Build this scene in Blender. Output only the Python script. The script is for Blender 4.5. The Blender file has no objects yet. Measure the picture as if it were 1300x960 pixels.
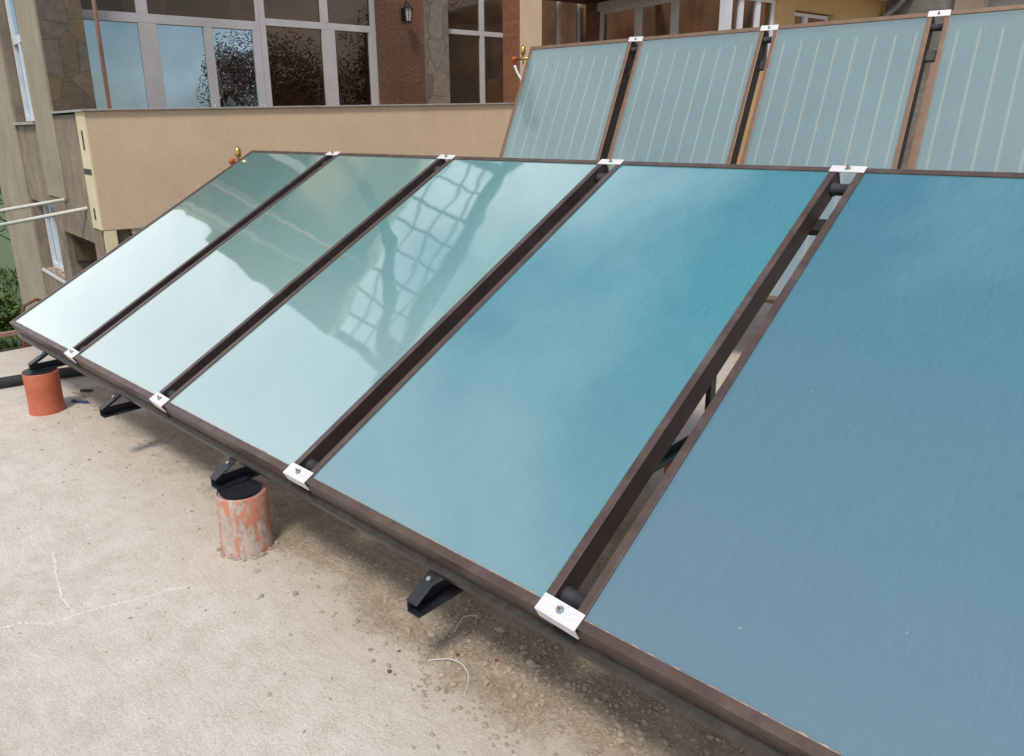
import bpy, bmesh, math, random
from mathutils import Vector, Matrix
random.seed(7)
sc = bpy.context.scene
C = sc.collection
PI = math.pi
R = math.radians

# ------------------------------------------------------------ materials
def new_mat(name):
    m = bpy.data.materials.new(name); m.use_nodes = True
    nt = m.node_tree
    for n in list(nt.nodes): nt.nodes.remove(n)
    return m, nt
def N(nt, t, **kw):
    n = nt.nodes.new(t)
    for k, v in kw.items():
        if k.startswith('i_'):
            n.inputs[k[2:].replace('_', ' ')].default_value = v
        else: setattr(n, k, v)
    return n
def L(nt, a, b): nt.links.new(a, b)
def coords(nt, scale=(1,1,1), rot=(0,0,0), kind='Object'):
    tc = N(nt, 'ShaderNodeTexCoord'); mp = N(nt, 'ShaderNodeMapping')
    mp.inputs['Scale'].default_value = scale; mp.inputs['Rotation'].default_value = rot
    L(nt, tc.outputs[kind], mp.inputs['Vector']); return mp.outputs['Vector']
def noise(nt, vec, scale, detail=6, rough=.6, dist=0):
    n = N(nt, 'ShaderNodeTexNoise'); n.inputs['Scale'].default_value = scale
    n.inputs['Detail'].default_value = detail; n.inputs['Roughness'].default_value = rough
    n.inputs['Distortion'].default_value = dist
    L(nt, vec, n.inputs['Vector']); return n.outputs['Fac']
def ramp(nt, fac, stops, interp='LINEAR'):
    r = N(nt, 'ShaderNodeValToRGB'); r.color_ramp.interpolation = interp
    e = r.color_ramp.elements
    while len(e) > 1: e.remove(e[-1])
    e[0].position = stops[0][0]; e[0].color = tuple(stops[0][1]) + (1,) if len(stops[0][1]) == 3 else stops[0][1]
    for p, c in stops[1:]:
        x = e.new(p); x.color = tuple(c) + (1,) if len(c) == 3 else c
    L(nt, fac, r.inputs['Fac']); return r.outputs['Color']
def mixc(nt, fac, a, b, mode='MIX'):
    m = N(nt, 'ShaderNodeMix', data_type='RGBA', blend_type=mode)
    def put(sock, v):
        if hasattr(v, 'is_linked'): L(nt, v, sock)
        elif isinstance(v, (int, float)): sock.default_value = v
        else: sock.default_value = tuple(v) + (1,) if len(v) == 3 else v
    put(m.inputs['Factor'], fac); put(m.inputs['A'], a); put(m.inputs['B'], b)
    return m.outputs['Result']
def math_(nt, op, a, b=None, c=None, clamp=False):
    m = N(nt, 'ShaderNodeMath', operation=op); m.use_clamp = clamp
    for i, v in enumerate((a, b, c)):
        if v is None: continue
        if hasattr(v, 'is_linked'): L(nt, v, m.inputs[i])
        else: m.inputs[i].default_value = v
    return m.outputs[0]
def bump(nt, h, strength=.3, dist=.01):
    b = N(nt, 'ShaderNodeBump'); b.inputs['Strength'].default_value = strength; b.inputs['Distance'].default_value = dist
    L(nt, h, b.inputs['Height']); return b.outputs['Normal']
def principled(nt, color, rough=.6, metal=0, normal=None, spec=.5):
    p = N(nt, 'ShaderNodeBsdfPrincipled'); o = N(nt, 'ShaderNodeOutputMaterial')
    if hasattr(color, 'is_linked'): L(nt, color, p.inputs['Base Color'])
    else: p.inputs['Base Color'].default_value = tuple(color) + (1,)
    if hasattr(rough, 'is_linked'): L(nt, rough, p.inputs['Roughness'])
    else: p.inputs['Roughness'].default_value = rough
    p.inputs['Metallic'].default_value = metal
    p.inputs['Specular IOR Level'].default_value = spec
    if normal is not None: L(nt, normal, p.inputs['Normal'])
    L(nt, p.outputs[0], o.inputs['Surface']); return p
def simple(name, c1, c2=None, scale=8, rough=.6, metal=0, bmp=.15, bscale=60, bdist=.003, vscale=(1,1,1), spec=.5, detail=6):
    m, nt = new_mat(name)
    v = coords(nt, vscale)
    c2 = c2 or tuple(x * .75 for x in c1)
    f = noise(nt, v, scale, detail)
    col = ramp(nt, f, [(.32, c2), (.68, c1)])
    nb = bump(nt, noise(nt, v, bscale, 4), bmp, bdist) if bmp else None
    principled(nt, col, rough, metal, nb, spec)
    return m

M = {}
M['frame_dark'] = simple('anodised_brown', (.135,.080,.070), (.092,.055,.050), 26, .42, .25, .25, 380, .001)
def anodised(name, c1, c2, dust):
    m, nt = new_mat(name); v = coords(nt)
    col = ramp(nt, noise(nt, v, 7, 8, .7), [(.3, c2), (.7, c1)])
    d = math_(nt, 'MULTIPLY', ramp(nt, noise(nt, v, 3.5, 9, .75), [(.48,(0,0,0)),(.75,(1,1,1))]), .30)
    col = mixc(nt, d, col, dust)
    sc2 = ramp(nt, noise(nt, coords(nt, (1,1,1)), 320, 3, .8), [(.66,(0,0,0)),(.74,(.5,.5,.5))])
    col = mixc(nt, math_(nt, 'MULTIPLY', sc2, .6), col, dust)
    rg = math_(nt, 'MULTIPLY_ADD', noise(nt, v, 18, 6), .4, .22)
    principled(nt, col, rg, .2, bump(nt, noise(nt, v, 420, 3), .12, .001))
    return m
M['frame_dark'] = anodised('anodised_brown', (.108,.068,.055), (.066,.042,.035), (.27,.23,.20))
M['frame_side'] = simple('shaded_frame_flank', (.050,.033,.028), (.030,.020,.018), 14, .6, 0, .1, 300, .001)
M['frame_light'] = simple('anodised_bronze', (.235,.142,.09), (.18,.108,.068), 14, .4, .3, .1, 300, .001)
M['black_rubber'] = simple('black_insulation', (.018,.018,.020), (.008,.008,.009), 20, .65, 0, .3, 90)
M['pipe_foam'] = simple('foam_insulation', (.035,.036,.040), (.02,.021,.024), 20, .7, 0, .3, 120)
M['steel_black'] = simple('black_painted_steel', (.020,.024,.032), (.011,.013,.017), 30, .38, 0, .1, 200, .001)
M['rail'] = simple('weathered_rail', (.085,.080,.068), (.05,.046,.040), 30, .4, .5, .1, 200, .001)
M['alu'] = simple('bright_aluminium', (.78,.76,.75), (.66,.64,.63), 40, .5, .15, .05, 300, .0005, (1,14,1))
M['zinc'] = simple('zinc_bolt', (.50,.56,.58), (.3,.34,.36), 90, .3, .8, 0)
M['rust'] = simple('rusty_thread', (.42,.19,.07), (.2,.08,.03), 200, .7, .3, 0)
M['brass'] = simple('brass', (.62,.42,.13), (.42,.27,.08), 120, .32, .85, 0)
M['red_plastic'] = simple('red_handle', (.50,.09,.035), (.36,.05,.02), 50, .45, 0, 0)
M['white_plastic'] = simple('white_plastic', (.78,.78,.76), (.68,.68,.66), 20, .45, 0, 0)
M['white_pvc'] = simple('white_window_profile', (.56,.525,.50), (.49,.455,.435), 5, .35, 0, 0)
M['white_pvc2'] = simple('bright_window_profile', (.74,.76,.78), (.62,.64,.67), 5, .35, 0, 0)
M['white_metal'] = simple('white_pipe', (.68,.67,.60), (.52,.50,.43), 30, .5, 0, .1, 100)
M['copper_pole'] = simple('pink_brown_pole', (.52,.28,.21), (.42,.21,.15), 12, .5, 0, 0)
M['coping'] = simple('coping_metal', (.40,.37,.34), (.27,.245,.22), 9, .5, .1, .1, 60)
M['seal'] = simple('peach_sealant', (.58,.40,.29), (.34,.22,.15), 70, .8, 0, .6, 200, .003)
M['dark_interior'] = simple('dim_interior', (.34,.16,.075), (.12,.06,.032), 1.1, .9, 0, 0)
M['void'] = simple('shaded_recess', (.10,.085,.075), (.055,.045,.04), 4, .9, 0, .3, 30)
M['blue_plastic'] = simple('blue_plastic', (.03,.07,.22), (.02,.04,.12), 30, .5, 0, 0)
M['bark'] = simple('bark', (.10,.07,.05), (.05,.035,.025), 20, .9, 0, .6, 40, .01)
M['brick_chip'] = simple('brick_chip', (.24,.09,.05), (.14,.05,.03), 60, .9, 0, .4, 200)
M['stone'] = simple('concrete_rubble', (.43,.37,.31), (.27,.225,.18), 9, .95, 0, .5, 90)
M['pale_mortar'] = simple('pale_mortar', (.80,.75,.68), (.66,.60,.53), 40, .95, 0, .4, 90)
M['crumb'] = simple('dirty_crumbs', (.46,.375,.29), (.29,.225,.165), 14, .95, 0, .5, 90)
M['lamp_iron'] = simple('black_iron', (.015,.02,.028), (.008,.01,.014), 30, .4, .4, 0)
M['lamp_glass'] = simple('frosted_lamp_glass', (.55,.50,.42), (.45,.40,.33), 30, .3, 0, 0)
M['canopy_frame'] = simple('grey_green_steel', (.06,.085,.08), (.04,.06,.055), 5, .6, 0, 0)
M['soffit'] = simple('dark_red_soffit', (.085,.030,.022), (.055,.018,.013), 6, .6, 0, 0)
M['eave'] = simple('cream_eave_boards', (.62,.56,.46), (.46,.40,.32), 5, .7, 0, .1, 30)
M['gutter'] = simple('grey_downpipe', (.25,.27,.30), (.18,.20,.22), 6, .4, .2, 0)

def stucco(name, c1, c2, streak=.25, dark=(.2,.17,.14), bmp=.35, vstretch=.12):
    m, nt = new_mat(name)
    v = coords(nt)
    base = ramp(nt, noise(nt, v, 1.3, 8, .6), [(.3, c2), (.7, c1)])
    vs = coords(nt, (2.4, 2.4, vstretch*9))
    st = ramp(nt, noise(nt, vs, 1.7, 9, .72, .5), [(.40, (0,0,0)), (.75, (1,1,1))])
    sf = math_(nt, 'MULTIPLY', st, streak)
    col = mixc(nt, sf, base, dark)
    f = noise(nt, v, 55, 5, .7)
    blot = noise(nt, v, 4.5, 9, .75, .5)
    col = mixc(nt, .35 if streak > .55 else .02, col, ramp(nt, blot, [(.35,(.28,.27,.26)),(.65,(.72,.72,.72))]), 'OVERLAY')
    col = mixc(nt, .18, col, ramp(nt, f, [(.3,(.1,.1,.1)),(.7,(.9,.85,.8))]), 'OVERLAY')
    principled(nt, col, .9, 0, bump(nt, noise(nt, v, 90, 5, .7), bmp, .006), .2)
    return m
M['plaster'] = stucco('beige_plaster', (.66,.49,.335), (.59,.435,.29), .4, (.47,.35,.235), .2)
M['plaster_cream'] = stucco('cream_render', (.80,.68,.46), (.68,.57,.39), .15, (.4,.33,.22))  # also paints the sunlight on the corner of the parapet
M['plaster_yellow'] = stucco('ochre_render', (.60,.40,.20), (.52,.33,.16), .1, (.3,.2,.1))
M['stucco'] = stucco('raw_grey_stucco', (.36,.29,.22), (.25,.195,.15), .75, (.13,.105,.09), .6)
M['stucco_pale'] = stucco('pale_stucco', (.44,.37,.28), (.34,.28,.21), .5, (.2,.165,.13), .5)
M['concrete_wall'] = stucco('rough_concrete_wall', (.27,.26,.24), (.17,.16,.145), .6, (.09,.085,.075), .9, 1.2)
M['concrete_post'] = stucco('sandy_concrete_post', (.36,.30,.22), (.28,.22,.16), .4, (.15,.12,.09), .9)

def tile_mat(name, c1, c2, mortar, bw, bh, kind='brick'):
    m, nt = new_mat(name)
    tc = N(nt, 'ShaderNodeTexCoord')
    v = tc.outputs['UV']
    if kind == 'brick':
        b = N(nt, 'ShaderNodeTexBrick'); L(nt, v, b.inputs['Vector'])
        b.inputs['Color1'].default_value = c1 + (1,); b.inputs['Color2'].default_value = c2 + (1,)
        b.inputs['Mortar'].default_value = mortar + (1,)
        b.inputs['Scale'].default_value = 1; b.inputs['Brick Width'].default_value = bw; b.inputs['Row Height'].default_value = bh
        b.inputs['Mortar Size'].default_value = .006; b.offset = 0
        n = noise(nt, v, 26, 8, .75)
        col = mixc(nt, .75, b.outputs['Color'], ramp(nt, n, [(.3,(.12,.09,.08)),(.5,(.5,.45,.42)),(.72,(.95,.88,.8))]), 'OVERLAY')
        principled(nt, col, .5, 0, bump(nt, b.outputs['Fac'], -.4, .004))
    else:
        vo = N(nt, 'ShaderNodeTexVoronoi', feature='F1'); vo.inputs['Scale'].default_value = 3.1
        ve = N(nt, 'ShaderNodeTexVoronoi', feature='DISTANCE_TO_EDGE'); ve.inputs['Scale'].default_value = 3.1
        L(nt, v, vo.inputs['Vector']); L(nt, v, ve.inputs['Vector'])
        hsv = N(nt, 'ShaderNodeSeparateColor'); L(nt, vo.outputs['Color'], hsv.inputs[0])
        col = ramp(nt, hsv.outputs[0], [(0, c1), (.5, c2), (1, tuple(x*.6 for x in c1))])
        n = noise(nt, v, 9, 8, .7)
        col = mixc(nt, .5, col, ramp(nt, n, [(.3,(.2,.2,.2)),(.7,(.8,.8,.8))]), 'OVERLAY')
        e = ramp(nt, ve.outputs['Distance'], [(0,(.7,.7,.7)),(.025,(0,0,0))])
        col = mixc(nt, e, col, mortar)
        principled(nt, col, .75, 0, bump(nt, e, -.6, .01))
    return m
M['brown_tile'] = tile_mat('brown_wall_tiles', (.185,.092,.052), (.15,.075,.043), (.13,.075,.05), .33, .25)
M['rust_tile'] = tile_mat('rust_brick_tiles', (.27,.13,.07), (.22,.10,.055), (.22,.12,.07), .2, .07)
M['crazy_stone'] = tile_mat('crazy_paved_stone', (.13,.105,.085), (.17,.115,.06), (.05,.04,.03), 1, 1, 'stone')
M['grey_stone'] = tile_mat('grey_stone_cladding', (.20,.165,.13), (.24,.19,.145), (.06,.045,.035), 1, 1, 'stone')

# roof slab concrete: pale screed towards the open side, brown dusty and rough by the collectors
def ground_mat():
    m, nt = new_mat('roof_concrete')
    v = coords(nt)
    sep = N(nt, 'ShaderNodeSeparateXYZ'); L(nt, v, sep.inputs[0])
    n1 = noise(nt, v, 1.5, 8, .62); n2 = noise(nt, v, 9, 8, .7); n3 = noise(nt, v, 60, 6, .7); n4 = noise(nt, v, 220, 3, .6)
    pale = ramp(nt, n1, [(.3,(.61,.545,.475)),(.7,(.70,.635,.565))])
    grain = noise(nt, v, 130, 5, .8)
    pale = mixc(nt, .55, pale, ramp(nt, grain, [(.34,(.22,.21,.20)),(.66,(.76,.76,.76))]), 'OVERLAY')
    stain = ramp(nt, noise(nt, v, 2.7, 9, .7, .4), [(.50,(0,0,0)),(.66,(1,1,1))])
    pale = mixc(nt, math_(nt, 'MULTIPLY', stain, .18), pale, (.44,.38,.31))
    pale = mixc(nt, .42, pale, ramp(nt, n2, [(.32,(.3,.3,.3)),(.68,(.68,.67,.66))]), 'OVERLAY')
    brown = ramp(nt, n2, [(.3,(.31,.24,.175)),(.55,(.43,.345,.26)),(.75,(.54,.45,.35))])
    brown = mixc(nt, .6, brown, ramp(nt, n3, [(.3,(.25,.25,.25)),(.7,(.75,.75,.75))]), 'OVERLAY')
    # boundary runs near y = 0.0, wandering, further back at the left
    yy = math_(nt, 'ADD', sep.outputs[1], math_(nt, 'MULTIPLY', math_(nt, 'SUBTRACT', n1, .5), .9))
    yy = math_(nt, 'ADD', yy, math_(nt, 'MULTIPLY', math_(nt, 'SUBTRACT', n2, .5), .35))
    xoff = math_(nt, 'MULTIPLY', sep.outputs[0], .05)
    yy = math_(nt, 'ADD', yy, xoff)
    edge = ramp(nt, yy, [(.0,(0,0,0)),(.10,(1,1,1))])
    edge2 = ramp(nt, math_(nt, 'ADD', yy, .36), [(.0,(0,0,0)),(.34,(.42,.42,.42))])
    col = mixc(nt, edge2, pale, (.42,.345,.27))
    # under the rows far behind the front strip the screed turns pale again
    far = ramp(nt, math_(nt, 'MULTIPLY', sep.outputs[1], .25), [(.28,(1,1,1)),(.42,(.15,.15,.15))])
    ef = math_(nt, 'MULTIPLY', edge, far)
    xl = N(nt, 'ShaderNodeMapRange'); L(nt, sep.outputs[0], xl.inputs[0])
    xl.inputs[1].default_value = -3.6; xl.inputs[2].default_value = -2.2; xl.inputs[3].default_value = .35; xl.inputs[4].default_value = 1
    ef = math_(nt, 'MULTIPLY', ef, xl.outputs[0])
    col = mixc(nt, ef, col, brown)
    # trowel marks and hair cracks
    vst = coords(nt, (1.5, 5, 1), (0,0,.5))
    tr = noise(nt, vst, 4.2, 8, .75, 1.4)
    col = mixc(nt, .28, col, ramp(nt, tr, [(.3,(.3,.3,.3)),(.7,(.72,.72,.72))]), 'OVERLAY')
    vo = N(nt, 'ShaderNodeTexVoronoi', feature='DISTANCE_TO_EDGE'); vo.inputs['Scale'].default_value = .95
    wv = N(nt, 'ShaderNodeVectorMath', operation='ADD')
    nn = N(nt, 'ShaderNodeTexNoise'); nn.inputs['Scale'].default_value = 4; nn.inputs['Detail'].default_value = 8; L(nt, v, nn.inputs['Vector'])
    sc_ = N(nt, 'ShaderNodeVectorMath', operation='SCALE'); L(nt, nn.outputs['Color'], sc_.inputs[0]); sc_.inputs['Scale'].default_value = .35
    L(nt, v, wv.inputs[0]); L(nt, sc_.outputs[0], wv.inputs[1]); L(nt, wv.outputs[0], vo.inputs['Vector'])
    cr = ramp(nt, vo.outputs['Distance'], [(0,(1,1,1)),(.004,(.25,.25,.25)),(.014,(0,0,0))])
    crm = math_(nt, 'MULTIPLY', cr, ramp(nt, noise(nt, v, 1.1, 3), [(.5,(0,0,0)),(.6,(.55,.55,.55))]))
    col = mixc(nt, crm, col, (.64,.60,.54))
    # small dark specks
    vs = N(nt, 'ShaderNodeTexVoronoi', feature='F1'); vs.inputs['Scale'].default_value = 26; L(nt, v, vs.inputs['Vector'])
    sp = ramp(nt, vs.outputs['Distance'], [(.0,(1,1,1)),(.10,(.8,.8,.8)),(.16,(0,0,0))])
    sps = N(nt, 'ShaderNodeSeparateColor'); L(nt, vs.outputs['Color'], sps.inputs[0])
    spk = math_(nt, 'MULTIPLY', sp, ramp(nt, sps.outputs[0], [(.86,(0,0,0)),(.9,(.6,.6,.6))]))
    col = mixc(nt, spk, col, (.16,.13,.10))
    h = math_(nt, 'ADD', math_(nt, 'MULTIPLY', n2, .5), math_(nt, 'MULTIPLY', n3, math_(nt, 'ADD', .4, math_(nt, 'MULTIPLY', ef, .8))))
    h = math_(nt, 'ADD', h, math_(nt, 'MULTIPLY', n4, .12))
    h = math_(nt, 'ADD', h, math_(nt, 'MULTIPLY', tr, .2))
    h = math_(nt, 'ADD', h, math_(nt, 'MULTIPLY', grain, .25))
    principled(nt, col, .92, 0, bump(nt, h, .6, .022), .2)
    return m
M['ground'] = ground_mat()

# collector glass: faintly hazy patterned solar glass that mirrors the sky
def collector_glass(name, haze, hazefac, refl, rough, tint, trans_tint, ior=1.5, mult=2.6, grain=.14, lowc=(.33,.335,.345), reach=1.0):
    m, nt = new_mat(name)
    v = coords(nt)
    vs = coords(nt, (9, .8, 1), (0, 0, .10))
    n1 = noise(nt, v, 1.2, 5, .55); n2 = noise(nt, vs, 9, 8, .7); n3 = noise(nt, v, 14, 6, .7)
    hz = mixc(nt, ramp(nt, n1, [(.35,(0,0,0)),(.65,(1,1,1))]), haze, tuple(a*.62+b*.38 for a,b in zip(haze, tint)))
    hz = mixc(nt, .20, hz, ramp(nt, n2, [(.3,(.32,.32,.32)),(.7,(.68,.68,.68))]), 'OVERLAY')
    fine = noise(nt, coords(nt, (1, .25, 1), (0, 0, .6)), 260, 4, .7)
    hz = mixc(nt, grain, hz, ramp(nt, fine, [(.3,(.25,.25,.25)),(.7,(.75,.75,.75))]), 'OVERLAY')
    # dust low on the pane, plus the greyish sky reflection painted in there
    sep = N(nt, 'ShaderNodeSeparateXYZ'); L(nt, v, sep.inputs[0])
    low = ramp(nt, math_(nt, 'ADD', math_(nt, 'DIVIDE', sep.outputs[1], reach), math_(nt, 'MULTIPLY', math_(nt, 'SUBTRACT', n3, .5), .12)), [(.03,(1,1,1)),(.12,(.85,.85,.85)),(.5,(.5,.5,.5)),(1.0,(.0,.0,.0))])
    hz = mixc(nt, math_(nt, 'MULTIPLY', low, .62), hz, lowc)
    sv_ = N(nt, 'ShaderNodeTexVoronoi', feature='F1'); sv_.inputs['Scale'].default_value = 17; L(nt, v, sv_.inputs['Vector'])
    spc = N(nt, 'ShaderNodeSeparateColor'); L(nt, sv_.outputs['Color'], spc.inputs[0])
    spm = math_(nt, 'MULTIPLY', ramp(nt, math_(nt, 'ADD', sv_.outputs['Distance'], math_(nt, 'MULTIPLY', math_(nt, 'SUBTRACT', n3, .5), .12)), [(.03,(.7,.7,.7)),(.07,(0,0,0))]), ramp(nt, spc.outputs[0], [(.90,(0,0,0)),(.93,(.6,.6,.6))]))
    hz = mixc(nt, spm, hz, (.48,.55,.57))
    dif = N(nt, 'ShaderNodeBsdfDiffuse'); L(nt, hz, dif.inputs['Color'])
    tr = N(nt, 'ShaderNodeBsdfTransparent'); tr.inputs['Color'].default_value = trans_tint + (1,)
    body = N(nt, 'ShaderNodeMixShader')
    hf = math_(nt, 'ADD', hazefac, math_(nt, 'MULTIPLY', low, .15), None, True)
    L(nt, hf, body.inputs[0]); L(nt, tr.outputs[0], body.inputs[1]); L(nt, dif.outputs[0], body.inputs[2])
    gl = N(nt, 'ShaderNodeBsdfGlossy'); gl.inputs['Color'].default_value = refl + (1,)
    gl.inputs['Roughness'].default_value = rough
    wave = noise(nt, coords(nt, (1.0,.7,1)), 1.6, 2, .4)
    nb = bump(nt, wave, .42, .011)
    L(nt, nb, gl.inputs['Normal'])
    fr = N(nt, 'ShaderNodeFresnel'); fr.inputs['IOR'].default_value = ior
    ff = math_(nt, 'MULTIPLY_ADD', fr.outputs[0], mult, -.05, True)
    mx = N(nt, 'ShaderNodeMixShader'); L(nt, ff, mx.inputs[0]); L(nt, body.outputs[0], mx.inputs[1]); L(nt, gl.outputs[0], mx.inputs[2])
    o = N(nt, 'ShaderNodeOutputMaterial'); L(nt, mx.outputs[0], o.inputs['Surface'])
    return m
# haze colour with each pane's reflected tone painted in, second colour, colour low on the pane, how far up it reaches
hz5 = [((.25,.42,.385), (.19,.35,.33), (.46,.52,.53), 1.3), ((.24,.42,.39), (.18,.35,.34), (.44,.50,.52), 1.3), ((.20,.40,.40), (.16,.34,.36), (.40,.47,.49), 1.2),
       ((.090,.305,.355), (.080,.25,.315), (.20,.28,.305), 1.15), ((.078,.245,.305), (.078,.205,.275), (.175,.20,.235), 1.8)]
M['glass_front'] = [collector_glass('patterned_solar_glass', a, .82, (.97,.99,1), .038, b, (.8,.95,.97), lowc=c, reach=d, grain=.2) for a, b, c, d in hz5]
M['glass_back'] = collector_glass('clear_solar_glass', (.40,.55,.565), .42, (.95,.98,1), .06, (.33,.42,.44), (.85,.93,.93), grain=.0)

def absorber_mat(name, base, stripe, pitch, first, w, strength):
    m, nt = new_mat(name)
    v = coords(nt)
    sep = N(nt, 'ShaderNodeSeparateXYZ'); L(nt, v, sep.inputs[0])
    t = math_(nt, 'DIVIDE', math_(nt, 'SUBTRACT', sep.outputs[0], first - pitch/2), pitch)
    t = math_(nt, 'ABSOLUTE', math_(nt, 'SUBTRACT', math_(nt, 'FRACT', t), .5))
    s = ramp(nt, t, [(0,(1,1,1)),(w*.7,(1,1,1)),(w,(0,0,0))])
    t2 = ramp(nt, t, [(.16,(0,0,0)),(.20,(.5,.5,.5)),(.24,(0,0,0)),(.30,(0,0,0)),(.36,(.35,.35,.35)),(.42,(0,0,0))])
    inside = math_(nt, 'MULTIPLY', math_(nt, 'GREATER_THAN', sep.outputs[1], .10), math_(nt, 'LESS_THAN', sep.outputs[1], 1.87))
    s = math_(nt, 'MULTIPLY', math_(nt, 'MULTIPLY', s, inside), strength)
    col = mixc(nt, math_(nt, 'MULTIPLY', t2, strength*.35), base, stripe)
    col = mixc(nt, s, col, stripe)
    col = mixc(nt, .35, col, ramp(nt, noise(nt, coords(nt, (1,.3,1)), 3, 5), [(.3,(.35,.35,.35)),(.7,(.65,.65,.65))]), 'OVERLAY')
    principled(nt, col, .45, 0, None, .4)
    return m
M['absorber_front'] = absorber_mat('blue_selective_absorber', (.03,.11,.16), (.06,.15,.19), .12, .1, .05, .3)
M['absorber_back'] = absorber_mat('striped_absorber', (.13,.22,.25), (1.0,.74,.50), .1205, .085, .080, .70)

def window_glass(name, fac, tint=(.9,.95,1)):
    m, nt = new_mat(name)
    v = coords(nt)
    gl = N(nt, 'ShaderNodeBsdfGlossy'); gl.inputs['Color'].default_value = tint + (1,); gl.inputs['Roughness'].default_value = .01
    L(nt, bump(nt, noise(nt, v, 1.3, 2), .12, .01), gl.inputs['Normal'])
    tr = N(nt, 'ShaderNodeBsdfTransparent'); tr.inputs['Color'].default_value = (.75,.75,.72,1)
    fr = N(nt, 'ShaderNodeFresnel'); fr.inputs['IOR'].default_value = 1.5
    ff = math_(nt, 'MULTIPLY_ADD', fr.outputs[0], 1.4, fac, True)
    mx = N(nt, 'ShaderNodeMixShader'); L(nt, ff, mx.inputs[0]); L(nt, tr.outputs[0], mx.inputs[1]); L(nt, gl.outputs[0], mx.inputs[2])
    o = N(nt, 'ShaderNodeOutputMaterial'); L(nt, mx.outputs[0], o.inputs['Surface'])
    return m
M['win_glass'] = window_glass('sky_tinted_window_glass', .34, (.62,.84,1))  # blue tint paints the colour of the mirrored sky into the glass
M['win_glass_dark'] = window_glass('brown_tinted_window_glass', .01, (1,.76,.60))  # brown tint painted into the reflection of the grey sky

def leaf_mat(name, c1, c2):
    m, nt = new_mat(name)
    v = coords(nt)
    col = ramp(nt, noise(nt, v, 5, 5), [(.3, c2), (.7, c1)])
    p = principled(nt, col, .6, 0, None, .3)
    return m
M['leaf'] = leaf_mat('green_leaves', (.11,.18,.03), (.045,.09,.016))
M['leaf_brown'] = leaf_mat('brown_leaves', (.26,.14,.065), (.13,.07,.035))
M['grass'] = leaf_mat('grass', (.075,.13,.02), (.03,.06,.012))

def pvc_post(name, cover, oc=((.42,.095,.045),(.54,.15,.075)), sc3=(20,20,3.2)):
    m, nt = new_mat(name)
    v = coords(nt)
    vs = coords(nt, sc3)
    o = ramp(nt, noise(nt, v, 12, 6), [(.3,oc[0]),(.7,oc[1])])
    g = noise(nt, vs, 2.1, 8, .7, .5)
    g2 = noise(nt, v, 22, 6, .7)
    gm = math_(nt, 'ADD', g, math_(nt, 'MULTIPLY', math_(nt, 'SUBTRACT', g2, .5), .35))
    mask = ramp(nt, gm, [(cover, (0,0,0)), (cover+.05, (1,1,1))])
    grey = ramp(nt, g2, [(.3,(.36,.31,.27)),(.7,(.55,.49,.43))])
    col = mixc(nt, math_(nt, 'MULTIPLY', mask, .88), o, grey)
    rr = math_(nt, 'MULTIPLY_ADD', mask, .45, .42)
    principled(nt, col, rr, 0, bump(nt, mask, .4, .004))
    return m
M['post_clean'] = pvc_post('orange_pipe', .72)
M['post_dirty'] = pvc_post('cement_smeared_orange_pipe', .475, ((.50,.17,.10),(.60,.25,.16)), (13,13,2.6))

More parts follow.
